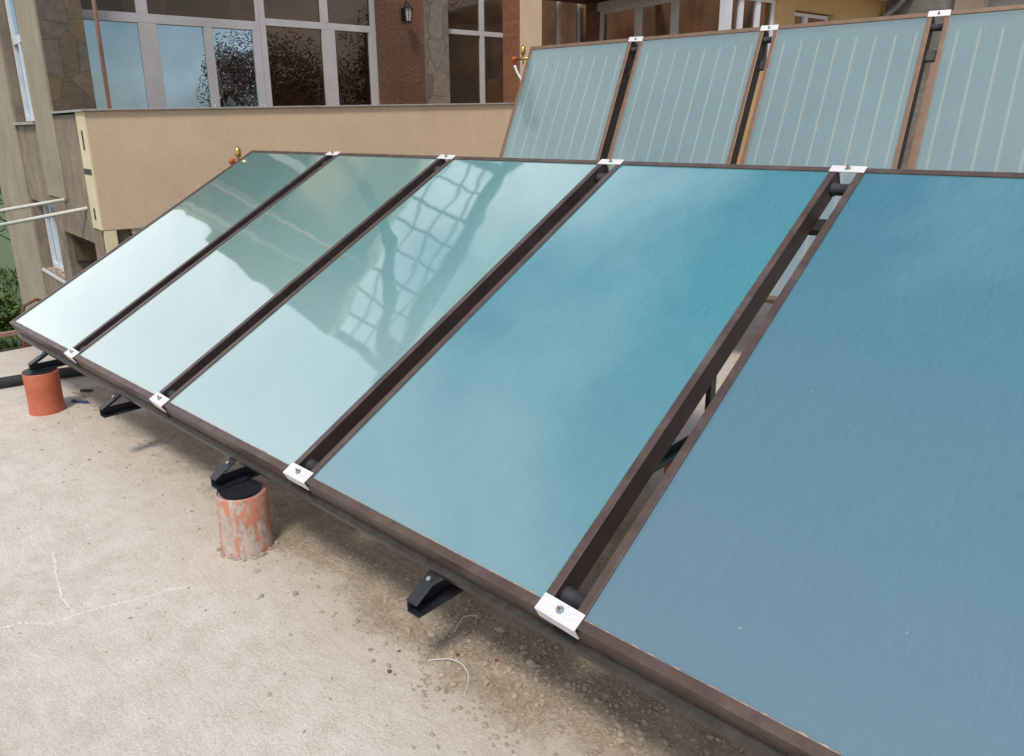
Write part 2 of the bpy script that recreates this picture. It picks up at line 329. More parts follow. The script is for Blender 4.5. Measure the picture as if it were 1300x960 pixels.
# ------------------------------------------------------------ mesh helpers
class MB:
    def __init__(s): s.bm = bmesh.new()
    def quadbox(s, pts):          # 8 points: bottom 4 then top 4
        vs = [s.bm.verts.new(p) for p in pts]
        for f in ((0,1,2,3),(4,7,6,5),(0,4,5,1),(1,5,6,2),(2,6,7,3),(3,7,4,0)):
            s.bm.faces.new([vs[i] for i in f])
        return s
    def box(s, x0,x1,y0,y1,z0,z1, mat=None):
        p = [Vector(q) for q in ((x0,y0,z0),(x1,y0,z0),(x1,y1,z0),(x0,y1,z0),(x0,y0,z1),(x1,y0,z1),(x1,y1,z1),(x0,y1,z1))]
        if mat is not None: p = [mat @ q for q in p]
        return s.quadbox(p)
    def tube(s, pts, r, seg=12, cap=True):
        pts = [Vector(p) for p in pts]; rs = r if isinstance(r, (list,tuple)) else [r]*len(pts)
        rings = []; up = None
        for i, p in enumerate(pts):
            d = (pts[min(i+1,len(pts)-1)] - pts[max(i-1,0)]).normalized()
            if up is None:
                up = Vector((0,0,1)) if abs(d.z) < .9 else Vector((1,0,0))
            a = d.cross(up).normalized(); up = a.cross(d).normalized()
            rings.append([s.bm.verts.new(p + rs[i]*(math.cos(t)*a + math.sin(t)*up)) for t in (2*PI*k/seg for k in range(seg))])
        for a, b in zip(rings, rings[1:]):
            for k in range(seg): s.bm.faces.new((a[k], a[(k+1)%seg], b[(k+1)%seg], b[k]))
        if cap:
            s.bm.faces.new(rings[0]); s.bm.faces.new(list(reversed(rings[-1])))
        return s
    def rock(s, c, r, seed=None):
        g = random.Random(seed)
        q = bmesh.ops.create_icosphere(s.bm, subdivisions=1, radius=1)
        sx, sy, sz = r*g.uniform(.7,1.3), r*g.uniform(.6,1.1), r*g.uniform(.35,.75)
        rot = Matrix.Rotation(g.uniform(0,6.28), 3, 'Z')
        for vv in q['verts']:
            k = g.uniform(.75,1.2)
            p = Vector((vv.co.x*sx*k, vv.co.y*sy*k, vv.co.z*sz*k)); vv.co = rot @ p + Vector(c)
        return s
    def build(s, name, mat, parent=None, bevel=0, smooth=False, doubles=False, uv=None, recalc=True):
        bm = s.bm
        if doubles: bmesh.ops.remove_doubles(bm, verts=bm.verts, dist=1e-4)
        if recalc: bmesh.ops.recalc_face_normals(bm, faces=bm.faces)
        me = bpy.data.meshes.new(name)
        if uv:
            ul = bm.loops.layers.uv.new('UVMap')
            for f in bm.faces:
                for l in f.loops: l[ul].uv = uv(l.vert.co, f.normal)
        if smooth:
            for f in bm.faces: f.smooth = len(f.verts) == 4
        bm.to_mesh(me); bm.free()
        me.materials.append(mat)
        o = bpy.data.objects.new(name, me); C.objects.link(o)
        if parent is not None: o.parent = parent
        if bevel:
            b = o.modifiers.new('bevel', 'BEVEL'); b.width = bevel; b.segments = 2; b.limit_method = 'ANGLE'; b.angle_limit = R(40)
            b.harden_normals = False
        return o
def tag(o, label=None, cat=None, group=None, kind=None):
    if label: o['label'] = label
    if cat: o['category'] = cat
    if group: o['group'] = group
    if kind: o['kind'] = kind
    return o
def thing(name, label, cat, mw=None, group=None):
    o = bpy.data.objects.new(name, None); C.objects.link(o)
    o.empty_display_size = .1
    if mw is not None: o.matrix_world = mw
    return tag(o, label, cat, group)
def frame_mat(o, x, y, z=None):
    x = Vector(x).normalized(); y = Vector(y).normalized(); z = x.cross(y)
    m = Matrix((x, y, z)).transposed().to_4x4(); m.translation = Vector(o); return m

# ------------------------------------------------------------ camera
f_px = 947.13
y_, p_, r_ = -0.738, 0.2802, 0.006
F = Vector((math.cos(p_)*math.sin(y_), math.cos(p_)*math.cos(y_), -math.sin(p_)))
rt = Vector((math.cos(y_), -math.sin(y_), 0)); dn = F.cross(rt)
X_ = math.cos(r_)*rt + math.sin(r_)*dn; D_ = -math.sin(r_)*rt + math.cos(r_)*dn
cam = bpy.data.cameras.new('camera'); co = bpy.data.objects.new('camera', cam); C.objects.link(co)
mw = Matrix((X_, -D_, -F)).transposed().to_4x4(); mw.translation = Vector((.9811, -1.2054, 1.5791))
co.matrix_world = mw
cam.sensor_width = 36; cam.sensor_fit = 'HORIZONTAL'; cam.lens = 36*f_px/1300
cam.shift_y = -45/1300; cam.clip_start = .05; cam.clip_end = 2000
sc.camera = co

# ------------------------------------------------------------ collectors
G = .037          # half the gap between neighbours
def collector(name, label, mw, xb0, xb1, xt0, xt1, Ls, fm, gm, am, group, rim=.0265, dep=.078):
    t = thing(name, label, 'solar collector', mw, group)
    def q(u, v, z):     # u,v in metres from the left/bottom edge towards the inside (signed by 0..1 side flags)
        su, du = u; k = (0 if v[0] == 0 else 1)
        yy = v[1] if k == 0 else Ls - v[1]
        f = yy / Ls
        x0 = xb0*(1-f) + xt0*f; x1 = xb1*(1-f) + xt1*f
        return Vector((x0 + du if su == 0 else x1 - du, yy, z))
    def ring(i, z): return [q((0,i),(0,i),z), q((1,i),(0,i),z), q((1,i),(1,i),z), q((0,i),(1,i),z)]
    mb = MB(); bm = mb.bm
    rings = [ring(0,-dep), ring(0,0), ring(rim,0), ring(rim,-.016)]
    vr = [[bm.verts.new(p) for p in r] for r in rings]
    for a, b in zip(vr, vr[1:]):
        for k in range(4): bm.faces.new((a[k], a[(k+1)%4], b[(k+1)%4], b[k]))
    bm.faces.new(vr[0])
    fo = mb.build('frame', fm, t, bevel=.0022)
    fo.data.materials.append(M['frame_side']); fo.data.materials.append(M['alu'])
    for p in fo.data.polygons:       # long outer flanks coloured darker to paint the shade inside the gaps
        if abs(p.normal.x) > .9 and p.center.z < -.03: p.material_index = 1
        if p.normal.z < -.9: p.material_index = 2        # bare aluminium back sheet
    g = MB(); a = ring(rim-.002, -.006); vs = [g.bm.verts.new(p) for p in a]; g.bm.faces.new(vs)
    g.build('glass_cover', gm, t, recalc=False)
    ab = MB(); lo = ring(rim-.001, -.05); hi = ring(rim-.001, -.034); ab.quadbox(lo + hi)
    ab.build('absorber_plate', am, t)
    s = MB(); j = random.Random(label)
    n = 90; w = (xb1-xb0) - 2*rim; prev = None      # crumbly bead of sealant along the lower glass edge
    for k in range(n+1):
        x = xb0 + rim + w*k/n; h = j.uniform(.0012,.0035) if j.random() < .75 else j.uniform(.003,.006); z = -.0058 + j.uniform(.001,.0035)
        cur = [s.bm.verts.new(p) for p in ((x,rim-.001,-.0058),(x,rim-.001,z),(x,rim+h,-.0058))]
        if prev:
            for a in range(3): s.bm.faces.new((prev[a], prev[(a+1)%3], cur[(a+1)%3], cur[a]))
        prev = cur
    s.build('sealant_bead', M['seal'], t)
    return t

th = .5173; Z0 = .45
UX = Vector((1,0,0)); US = Vector((0, math.cos(th), math.sin(th))); UN = UX.cross(US)
gb = [-3.245, -2.190, -1.110, .022, 1.125]     # gap centres along the lower edge
gt = [-3.232, -2.155, -1.050, .006, 1.085]     # along the upper edge
LS = 1.985
labs = ['pale reflecting solar collector at the far left end of the front row',
        'solar collector second from the left in the front row, mirroring the house and white sky',
        'middle solar collector of the front row with a lattice shape mirrored in it',
        'plain turquoise solar collector, second from the right in the front row',
        'large blue solar collector nearest the camera, cut off by the right edge']
row1 = []
for i in range(5):
    x0b = -4.285 if i == 0 else gb[i-1] + G; x1b = gb[i] - G
    x0t = -4.270 if i == 0 else gt[i-1] + G; x1t = gt[i] - G
    o = Vector((x0b, 0, Z0))
    m = frame_mat(o, UX, US)
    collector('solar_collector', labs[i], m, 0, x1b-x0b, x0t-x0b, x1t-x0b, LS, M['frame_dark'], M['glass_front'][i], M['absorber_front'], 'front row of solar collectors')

t2 = 1.1162; yw = .0729
VX = Vector((math.cos(yw), math.sin(yw), 0)); VS = Vector((-math.sin(yw)*math.cos(t2), math.cos(yw)*math.cos(t2), math.sin(t2))); VN = VX.cross(VS)
TOP2 = Vector((-3.6464, 4.148, 2.2697)); P2 = 1.078
org2 = TOP2 - VS*LS
labs2 = ['steep striped solar collector at the left end of the rear row, beside brass valve',
         'second striped solar collector from the left in the raised rear row',
         'third striped solar collector from the left in the raised rear row',
         'striped solar collector of the raised rear row cut off by the right edge']
for i in range(4):
    x0 = 0 if i == 0 else i*P2 + .036 - .018; x1 = (i+1)*P2 - .036 - .018
    m = frame_mat(org2 + VX*x0, VX, VS)
    w = x1-x0
    collector('solar_collector', labs2[i], m, 0, w, 0, w, LS, M['frame_light'], M['glass_back'], M['absorber_back'], 'rear row of striped solar collectors', rim=.030, dep=.11)
TOP3 = Vector((-1.254, 7.4, 2.211)); org3 = TOP3 - VS*LS
labs3 = ['striped solar collector of the hindmost row, left of the gap behind the rear row',
         'striped solar collector of the hindmost row, right of the gap behind the rear row']
for i in range(2):
    x0 = -P2 + G if i == 0 else G; x1 = x0 + P2 - 2*G
    m = frame_mat(org3 + VX*x0, VX, VS)
    collector('solar_collector', labs3[i], m, 0, x1-x0, 0, x1-x0, LS, M['frame_light'], M['glass_back'], M['absorber_back'], 'hindmost row of striped solar collectors')

# clamps bridging two neighbouring frames
def clamp(label, o, X, S, bottom, group, big=1.0):
    a_ = random.Random(label).uniform(-.05, .05); X = Vector(X); S = Vector(S)
    m = frame_mat(o, X*math.cos(a_) + S*math.sin(a_), S*math.cos(a_) - X*math.sin(a_))
    t = thing('clamp', label, 'clamp', m, group)
    hw = .063; mb = MB(); s0, s1 = (-.004, .040) if bottom else (-.036, .004)
    mb.box(-hw, hw, s0, s1, .001, .0045)
    if bottom: mb.box(-hw, hw, s0-.004, s0, -.034, .0045)
    mb.build('plate', M['alu'], t, bevel=.0008)
    c = (s0+s1)/2 + .001
    w = MB(); w.tube([(0,c,.0045),(0,c,.0065)], .0105, 20); w.build('washer', M['zinc'], t)
    n = MB(); n.tube([(0,c,.0065),(0,c,.0125)], .0068, 6); n.build('nut', M['zinc'], t)
    b = MB(); b.tube([(0,c,.0125),(0,c,.020)], .0032, 10); b.build('stud', M['rust'], t)
    return t
names = ['leftmost', 'second from left', 'third from left', 'rightmost and largest']
for i in range(4):
    lb = ['small white clamp at the lowest left joint of the front row', 'white clamp on the lower edge of the front row, above the unsupported left bracket',
          'white clamp on the lower edge beside the cement smeared orange post', 'large white clamp with rusty bolt on the lower edge nearest the camera'][i]
    clamp(lb, Vector((gb[i], 0, Z0)), UX, US, True, 'white clamps on the lower edge of the front row')
    clamp('white clamp on the top edge of the front row, %s of the four' % ['leftmost','second from left','third from left','rightmost'][i],
          Vector((gt[i], 0, Z0)) + US*LS, UX, US, False, 'white clamps on the top edge of the front row')
for i in range(3):
    clamp('white clamp on the top edge of the rear row, %s of the three' % ['leftmost','middle','rightmost'][i],
          TOP2 + VX*((i+1)*P2 - .018), VX, VS, False, 'white clamps on the top edge of the rear row')
clamp('white clamp of the hindmost row seen through the right gap of the rear row', TOP3, VX, VS, False, None)

# insulated couplings in the gaps
def coupling(o, X, S, NN, label, group, s):
    m = frame_mat(o + S*s, X, S)
    c = MB(); c.tube([(-G-.006,0,-.042),(-G+.012,0,-.042),(-G+.014,0,-.042),(G-.014,0,-.042),(G-.012,0,-.042),(G+.006,0,-.042)], [.025,.025,.022,.022,.025,.025], 20)
    ob = c.build('pipe_coupling', M['pipe_foam'], None, smooth=True)
    ob.matrix_world = m; tag(ob, label, 'pipe coupling', group)
for i in range(4):
    coupling(Vector((gb[i],0,Z0)), UX, US, UN, 'grey insulated coupling at the foot of the %s gap in the front row' % ['first','second','third','fourth'][i], 'couplings of the front row', .075)
    coupling(Vector((gt[i],0,Z0)), UX, US, UN, 'grey insulated coupling at the head of the %s gap in the front row' % ['first','second','third','fourth'][i], 'couplings of the front row', LS-.085)
for i in range(3):
    coupling(org2 + VX*((i+1)*P2-.018), VX, VS, VN, 'black insulated coupling at the head of the %s gap in the rear row' % ['first','second','third'][i], 'couplings of the rear row', LS-.085)

# long rail under the lower edge, then the black steel triangle frames
def rail(o, X, S, x0, x1, s, label):
    m = frame_mat(o, X, S)
    mb = MB()
    mb.box(x0, x1, s-.022, s+.045, -.0825, -.0785)
    mb.box(x0, x1, s-.022, s-.018, -.106, -.0825)
    ob = mb.build('mounting_rail', M['rail'], None, bevel=.001); ob.matrix_world = m
    return tag(ob, label, 'mounting rail')
rail(Vector((0,0,Z0)), UX, US, -4.25, 1.2, 0, 'long dark metal rail under the lower edge of the front row')
rail(Vector((0,0,Z0)), UX, US, -4.25, 1.2, 1.72, 'dark metal rail behind the upper part of the front row')
rail(org2, VX, VS, 0, 4.3, 1.72, 'dark metal rail behind the top of the rear row')
rail(org2, VX, VS, 0, 4.3, .05, 'dark metal rail under the lower edge of the rear row')

def angle_bar(mb, a, b, w, up, side, hw=None):       # L section from a to b
    a = Vector(a); b = Vector(b); d = (b-a).normalized()
    s = Vector(side); n = d.cross(s).normalized()
    if n.dot(Vector(up)) < 0: n = -n
    t = .005
    def bx(p0, p1, q0, q1):
        pts = []
        for n_ in (q0, q1):
            for (e, s_) in ((a,p0),(b,p0),(b,p1),(a,p1)): pts.append(e + s*s_ + n*n_)
        mb.quadbox(pts)
    bx(-w/2, w/2, -t, 0); bx(w/2-t, w/2, -(hw or w), -t)
def support(o, X, S, tilt, s0, s1, zb, label, group, x, rearlen=True):
    base = o + X*x
    H = Vector((-X.y, X.x, 0)); Nn = X.cross(S)
    root = thing('steel_trestle', label, 'trestle', Matrix.Translation(Vector((base.x, base.y, 0))), group)
    inv = -Vector((base.x, base.y, 0))
    A = base + S*s0 - Nn*.107; B = base + S*s1 - Nn*.107
    mb = MB(); angle_bar(mb, A + inv, B + inv, .045, Nn, -X, .030); mb.build('sloping_bar', M['steel_black'], root, bevel=.001)
    zc = zb
    A2 = Vector((A.x, A.y, zc)) + H*.005; B2 = Vector((B.x, B.y, zc)) - H*.03
    mb = MB()
    angle_bar(mb, A2 + inv, B2 + inv, .05, (0,0,-1), -X, .035)
    mb.build('base_bar', M['steel_black'], root, bevel=.001)
    Xv = Vector(X)
    for q_ in (.16, .30):
        c_ = A.lerp(B, q_*.25) + inv + Nn*.0005
        mb = MB(); mb.tube([c_, c_ + Nn*.006], .008, 6); mb.build('bolt', M['zinc'], root)
    mb = MB(); angle_bar(mb, Vector((B2.x,B2.y,zc+.055)) + inv, B + inv - Vector((0,0,.052)) - H*.03, .045, H, X)
    mb.build('rear_leg', M['steel_black'], root, bevel=.001)
    mb = MB(); k = .55
    P = A2.lerp(B2, k); Q = A.lerp(B, k)
    angle_bar(mb, Vector((P.x,P.y,zc+.055)) + inv, Q + inv - Nn*.055, .04, H, X)
    mb.build('brace', M['steel_black'], root, bevel=.001)
sx = [-3.80, -2.74, -1.62, -.455, .62]
for i, x in enumerate(sx):
    support(Vector((0,0,Z0)), UX, US, th, -.125, 1.9, .252,
            'black steel triangle frame under the %s solar collector of the front row' % ['first','second','third','fourth','fifth'][i],
            'black support frames of the front row', x)
for i in range(4):
    support(org2, VX, VS, t2, -.06, 1.85, .24,
            'black steel triangle frame behind the %s solar collector of the rear row' % ['first','second','third','fourth'][i],
            'black support frames of the rear row', .5 + i*P2)

# posts: orange drain pipe filled with concrete
def post(x, y, h, mat, label, group, r=.091, lean=0, mortar=True):
    t = thing('support_post', label, 'post', Matrix.Translation((x,y,0)), group)
    mb = MB(); seg = 40
    pr = [(0,r+.002),(.01,r),(h*.5,r-.0005),(h-.006,r),(h,r-.002)]
    rings = []
    for z, rr in pr: rings.append([mb.bm.verts.new((rr*math.cos(2*PI*k/seg), rr*math.sin(2*PI*k/seg), z)) for k in range(seg)])
    rin = [mb.bm.verts.new(((r-.007)*math.cos(2*PI*k/seg), (r-.007)*math.sin(2*PI*k/seg), h)) for k in range(seg)]
    rin2 = [mb.bm.verts.new(((r-.007)*math.cos(2*PI*k/seg), (r-.007)*math.sin(2*PI*k/seg), h-.02)) for k in range(seg)]
    rings += [rin, rin2]
    for a, b in zip(rings, rings[1:]):
        for k in range(seg): mb.bm.faces.new((a[k], a[(k+1)%seg], b[(k+1)%seg], b[k]))
    mb.build('pipe_sleeve', mat, t, smooth=True)
    c = MB(); c.tube([(0,0,.0),(0,0,h-.008)], r-.0075, 32); c.build('concrete_core', M['stone'], t)
    pd = MB(); pd.tube([(0,-.004,h+.0005),(0,-.004,h+.0055)], r*(.80 if mortar else .95), 24); pd.build('bearing_pad', M['steel_black'], t)
    if mortar:
        s = MB(); j = random.Random(label)
        for k in range(30):
            a = 2*PI*k/30 + j.uniform(-.1,.1); rr = r + j.uniform(0,.016)
            s.rock((rr*math.cos(a), rr*math.sin(a), .002), j.uniform(.008,.02), j.random())
        s.build('mortar_collar', M['stone'], t)
    return t
post(-3.80, -.005, .245, M['post_clean'], 'clean bright orange round post at the left end of the front row', 'orange round posts', mortar=False)
post(-1.552, .022, .245, M['post_dirty'], 'orange round post smeared with grey cement, below the front row', 'orange round posts', r=.096)
for i, x in enumerate(sx):
    post(x+.02, 1.45, .245, M['post_clean'] if i % 2 else M['post_dirty'],
         'orange round post under the back of the %s support frame of the front row' % ['first','second','third','fourth','fifth'][i], 'orange round posts', mortar=False)
for i in range(4):
    b = org2 + VX*(.5 + i*P2)
    post(b.x, b.y+.05, .235, M['post_clean'], 'orange round post under the %s support frame of the rear row' % ['first','second','third','fourth'][i], 'orange round posts', mortar=False)

# ------------------------------------------------------------ valves and hoses at the row ends
def valve(o, label, X, hose):
    t = thing('vent_valve', label, 'valve', Matrix.Translation(o))
    d = -Vector(X)
    b = MB(); b.tube([(0,0,0), d*.045, d*.05, d*.10, d*.105, d*.15], [.011,.011,.016,.016,.010,.010], 14); b.build('body', M['brass'], t, smooth=True)
    a = MB(); z = Vector((0,0,1)); c = d*.075
    a.tube([c, c+z*.03, c+z*.035, c+z*.045, c+z*.095, c+z*.10, c+z*.115], [.009,.009,.017,.022,.022,.014,.009], 16); a.build('air_vent', M['brass'], t, smooth=True)
    a = MB(); a.tube([c, c-z*.05], [.009,.007], 12); a.build('drain_nipple', M['brass'], t, smooth=True)
    e = d*.17
    a = MB(); a.tube([d*.148, d*.155, d*.185, d*.19], [.014,.024,.024,.014], 16)
    a.tube([e, e - z*.05], [.014,.012], 12); a.build('red_cap', M['red_plastic'], t, smooth=True)
    return t
v1 = Vector((-4.285,0,Z0)) + US*(LS-.10) - UN*.04
valve(v1, 'brass vent valve with red cap at the top left end of the front row', UX, False)
v2 = TOP2 - VS*.09 - VN*.035
valve(v2, 'brass vent valve with red cap at the top left end of the rear row', VX, True)
h = MB(); e = v2 - VX*.17 + Vector((0,0,-.05))
pts = []
for k in range(13):
    a = k/12; pts.append(e + VX*(.21*a**1.3) + Vector((0,.02*a,-.20*math.sin(a*PI/2))))
h.tube(pts, .0105, 12)
tag(h.build('hose', M['white_plastic'], None, smooth=True), 'short white hose curving down from the red valve cap of the rear row', 'hose')

# ------------------------------------------------------------ roof slab, garden, distance
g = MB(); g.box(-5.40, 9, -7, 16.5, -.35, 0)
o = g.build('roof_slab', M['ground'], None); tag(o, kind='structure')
g = MB(); n = 60
g.box(-900, 900, -900, 900, -3.3, -3.2)
o = g.build('garden_ground', M['grass'], None); tag(o, kind='structure')
b = MB(); b.box(-5.30, 8.9, -6.9, 16.4, -3.2, -.353); tag(b.build('building_below', M['stucco_pale'], None), 'pale rendered storey beneath the roof terrace edge', 'building')

# black pipe along the roof edge
h = MB(); pts = [(-4.62,-3.5,.036),(-4.55,-1.2,.036),(-4.47,-.1,.036),(-4.40,.22,.036),(-4.30,.55,.036),(-4.1,.95,.036)]
h.tube(pts, .034, 16)
tag(h.build('drain_hose', M['pipe_foam'], None, smooth=True), 'thick black pipe lying on the concrete behind the clean orange post', 'pipe')

# loose bits
s = MB(); j = random.Random(3)
for k in range(2600):
    x = j.uniform(-4.6, 1.4); y = j.gauss(.28, .28)
    if y < -1.2 or y > 2.5: continue
    dens = 1 if y > -.05 else .25
    if j.random() > dens: continue
    if x < -1.8 and j.random() < .6: continue
    s.rock((x, y, .001), abs(j.gauss(0,.0035))+.0022, k)
for k in range(420):
    x = j.gauss(-.25, .38); y = j.gauss(.22, .16)
    s.rock((x, y, .002), j.uniform(.004,.011), k+20000)
for k in range(80):
    s.rock((j.uniform(-4.5,.6), j.uniform(-1.0,.1), .001), j.uniform(.002,.006), k+9000)
tag(s.build('rubble', M['crumb'], None), 'crumbs of concrete and grit strewn under and before the front row', 'rubble', kind='stuff')

# crumbly edge where the newer screed stops, and a thin trail of spilt mortar
def ridge(name, label, pts, w, h, mat, seed, step=.006):
    g = random.Random(seed); mb = MB()
    for a, b in zip(pts, pts[1:]):
        A = Vector((*a, 0)); B = Vector((*b, 0)); n = max(2, int((B-A).length/step))
        for k in range(n):
            p = A.lerp(B, k/n) + Vector((g.gauss(0,w), g.gauss(0,w), 0))
            mb.rock((p.x, p.y, 0), abs(g.gauss(h, h*.5)) + .001, g.random())
    return tag(mb.build(name, mat, None), label, 'mortar', kind='stuff')
EDGE = [(-1.786, 0.265), (-1.55, 0.223), (-1.366, 0.207), (-1.213, 0.23), (-1.008, 0.169), (-0.786, 0.067), (-0.66, 0.047), (-0.567, 0.056), (-0.451, -0.017), (-0.381, -0.088)]
ridge('mortar_crumbs', 'crumbly rim of the pale screed before the third and fourth front collectors', EDGE, .006, .0032, M['stone'], 21)
ridge('mortar_trail', 'thin pale trail of spilt mortar across the open concrete', [(-1.693, -0.786), (-1.672, -0.724), (-1.604, -0.673), (-1.586, -0.607), (-1.579, -0.573), (-1.555, -0.492), (-1.51, -0.404), (-1.493, -0.315), (-1.455, -0.261)], .0022, .0020, M['pale_mortar'], 22, .0018)
ridge('mortar_trail', 'short branch of the pale mortar trail at the left edge', [(-2.082, -0.506), (-1.894, -0.554), (-1.717, -0.589), (-1.599, -0.591)], .0022, .0018, M['pale_mortar'], 23, .0018)
g3 = random.Random(77); mb = MB()
for k in range(800):
    x = g3.gauss(-.22, .26); y = g3.gauss(.24, .13)
    if y < -.02: continue
    mb.rock((x, y, .002), min(.017, .0022 + .0035*g3.random()**-.45 - .0035), k)
tag(mb.build('rubble', M['crumb'], None), 'coarse broken concrete heaped below the lower edge near the large clamp', 'rubble', kind='stuff')
chips = [(-.47,.13),(-.36,.19),(-.62,.02),(-.31,.10),(-.57,-.06),(-.50,.33)]
for k, (x, y) in enumerate(chips):
    s = MB(); s.rock((0,0,.004), [.007,.010,.006,.008,.009,.005][k], 40+k)
    ob = s.build('brick_chip', M['brick_chip'], None); ob.location = (x,y,0)
    tag(ob, 'small red brick chip lying in the rubble below the front row', 'brick chip', 'red brick chips in the rubble')
def wire(pts, label, mat, r=.0018, name='cable_tie'):
    w = MB()
    P = [Vector(p) for p in pts]; out = []
    for i in range(len(P)-1):
        p0 = P[max(i-1,0)]; p1 = P[i]; p2 = P[i+1]; p3 = P[min(i+2,len(P)-1)]
        for k in range(6):
            t = k/6; out.append(.5*((2*p1)+(-p0+p2)*t+(2*p0-5*p1+4*p2-p3)*t*t+(-p0+3*p1-3*p2+p3)*t**3))
    out.append(P[-1])
    w.tube(out, r, 8)
    return tag(w.build(name, mat, None, smooth=True), label, 'cable tie' if name == 'cable_tie' else 'wire')
wire([(-.555,.20,.004),(-.572,.235,.012),(-.575,.27,.015),(-.555,.31,.006)], 'short white cable tie curled in the rubble, the upper of two', M['white_plastic'], .0012)
wire([(-.52,.05,.004),(-.47,.09,.012),(-.42,.10,.014),(-.37,.08,.006),(-.33,.02,.004)], 'longer white cable tie arching over the rubble, the lower of two', M['white_plastic'], .0013)
wire([(-4.02,.20,.004),(-3.96,.21,.012),(-3.90,.23,.008),(-3.86,.22,.004)], 'thin dark wire end beside the blue plastic scrap', M['rust'], .002, 'wire')
s = MB(); s.box(-.055,.055,-.012,.012,0,.012); s.box(.055,.075,-.005,.005,.003,.009)
ob = s.build('plastic_scrap', M['blue_plastic'], None, bevel=.003); ob.location = (-3.80,.17,.002); ob.rotation_euler = (0,0,R(25))
tag(ob, 'blue plastic scrap on the concrete beside the clean orange post', 'scrap')
s = MB(); s.box(-.035,.035,-.015,.015,0,.012); ob = s.build('wood_scrap', M['bark'], None, bevel=.003); ob.location = (-3.98,.27,.002); ob.rotation_euler = (0,.12,R(60))
tag(ob, 'small brown wood scrap on the concrete behind the blue scrap', 'scrap')

# ------------------------------------------------------------ the house
O2 = Vector((-9.32, 2.03, 0))
fu = Vector((math.sin(R(13)), math.cos(R(13)), 0)); fi = Vector((-fu.y, fu.x, 0))     # along the facade / inward
HM = frame_mat(O2, fu, fi)
house = thing('house', 'beige plastered house with stone clad terrace, white windows and walled balcony behind the collectors', 'house', HM)
HI = HM.inverted()
def planar_uv(axis):
    return (lambda co, n: (co.x, co.z) if abs(n.y) >= abs(n.x) and abs(n.y) >= abs(n.z) else ((co.y, co.z) if abs(n.x) > abs(n.z) else (co.x, co.y)))
UVF = planar_uv('y')
PY = -1.797        # parapet front plane
FL = .66           # terrace floor
TOPZ = 4.75
# facade wall pieces
def hbox(name, mat, *a, parent=house, bevel=0, uv=None):
    return MB().box(*a).build(name, mat, parent, bevel=bevel, uv=uv)
hbox('stone_panel', M['crazy_stone'], -.03, .335, .0, .25, -.0, TOPZ, uv=UVF)
hbox('tiled_wall', M['brown_tile'], 4.25, 5.02, -.02, .25, FL, TOPZ, uv=UVF)
hbox('stone_panel', M['grey_stone'], 5.02, 5.42, -.07, .25, FL, TOPZ, uv=UVF)
hbox('terrace_floor', M['plaster'], .40, 8.2, PY+.02, 0, .50, FL)
hbox('wall', M['plaster'], -.03, 8.2, .0, .25, TOPZ+.003, 6.2)
hbox('wall', M['plaster'], .335, 8.2, .002, .25, -3, FL-.003)
hbox('ceiling', M['dark_interior'], .15, 8.2, .26, 4.8, TOPZ, TOPZ+.1)
hbox('interior_wall', M['dark_interior'], .15, 12, 4.0, 4.2, 0, TOPZ)
hbox('interior_floor', M['dark_interior'], .15, 8.2, .26, 4.0, .5, FL)
# curtain shapes and a warm interior wall to catch light
hbox('interior_wall', M['brown_tile'], 2.4, 2.55, .8, 4.0, FL, TOPZ, uv=UVF)
hbox('interior_wall', M['brown_tile'], 5.6, 5.75, .8, 4.0, FL, TOPZ, uv=UVF)

def window(x0, x1, z0, z1, y, name='window', bars=(), trans=(), fw=.05, pm=None, gm=None, parent=house, T=None, dep=.07, gm2=None):
    """frame from x0..x1, z0..z1 with vertical bars [(x, half width)] and transoms [(z, half width)]"""
    pm = pm or M['white_pvc']; gm = gm or M['win_glass']
    f = MB()
    def B(a,b,c,d,e,g): f.box(a,b,c,d,e,g, T)
    B(x0, x0+fw, y, y+dep, z0, z1); B(x1-fw, x1, y, y+dep, z0, z1)
    B(x0+fw, x1-fw, y+.001, y+dep, z0, z0+fw); B(x0+fw, x1-fw, y+.001, y+dep, z1-fw, z1)
    for z, h in trans: B(x0+fw, x1-fw, y-.002, y+dep, z-h, z+h)
    zs = [z0+fw] + [q for z, h in sorted(trans) for q in (z-h, z+h)] + [z1-fw]
    for x, h, k0, k1 in bars:
        for i in range(0, len(zs), 2):
            if i//2 < k0 or i//2 > k1: continue
            B(x-h, x+h, y-.001, y+dep, zs[i], zs[i+1])
    w = f.build(name, pm, parent, bevel=.004)
    cuts = [(z0+.01, z1-.01, gm)]
    if gm2 is not None: cuts = [(z0+.01, trans[0][0], gm), (trans[0][0]+.002, z1-.01, gm2)]
    for za, zb, g_ in cuts:
        p = MB(); pp = [Vector(q) for q in ((x0+.01,y+dep*.6,za),(x1-.01,y+dep*.6,za),(x1-.01,y+dep*.6,zb),(x0+.01,y+dep*.6,zb))]
        if T is not None:
            pp = [T @ q for q in pp]
            if T.determinant() < 0: pp.reverse()
        vs = [p.bm.verts.new(q) for q in pp]; p.bm.faces.new(vs); p.build('pane', g_, w, recalc=False)
    return w
ZT = 2.93
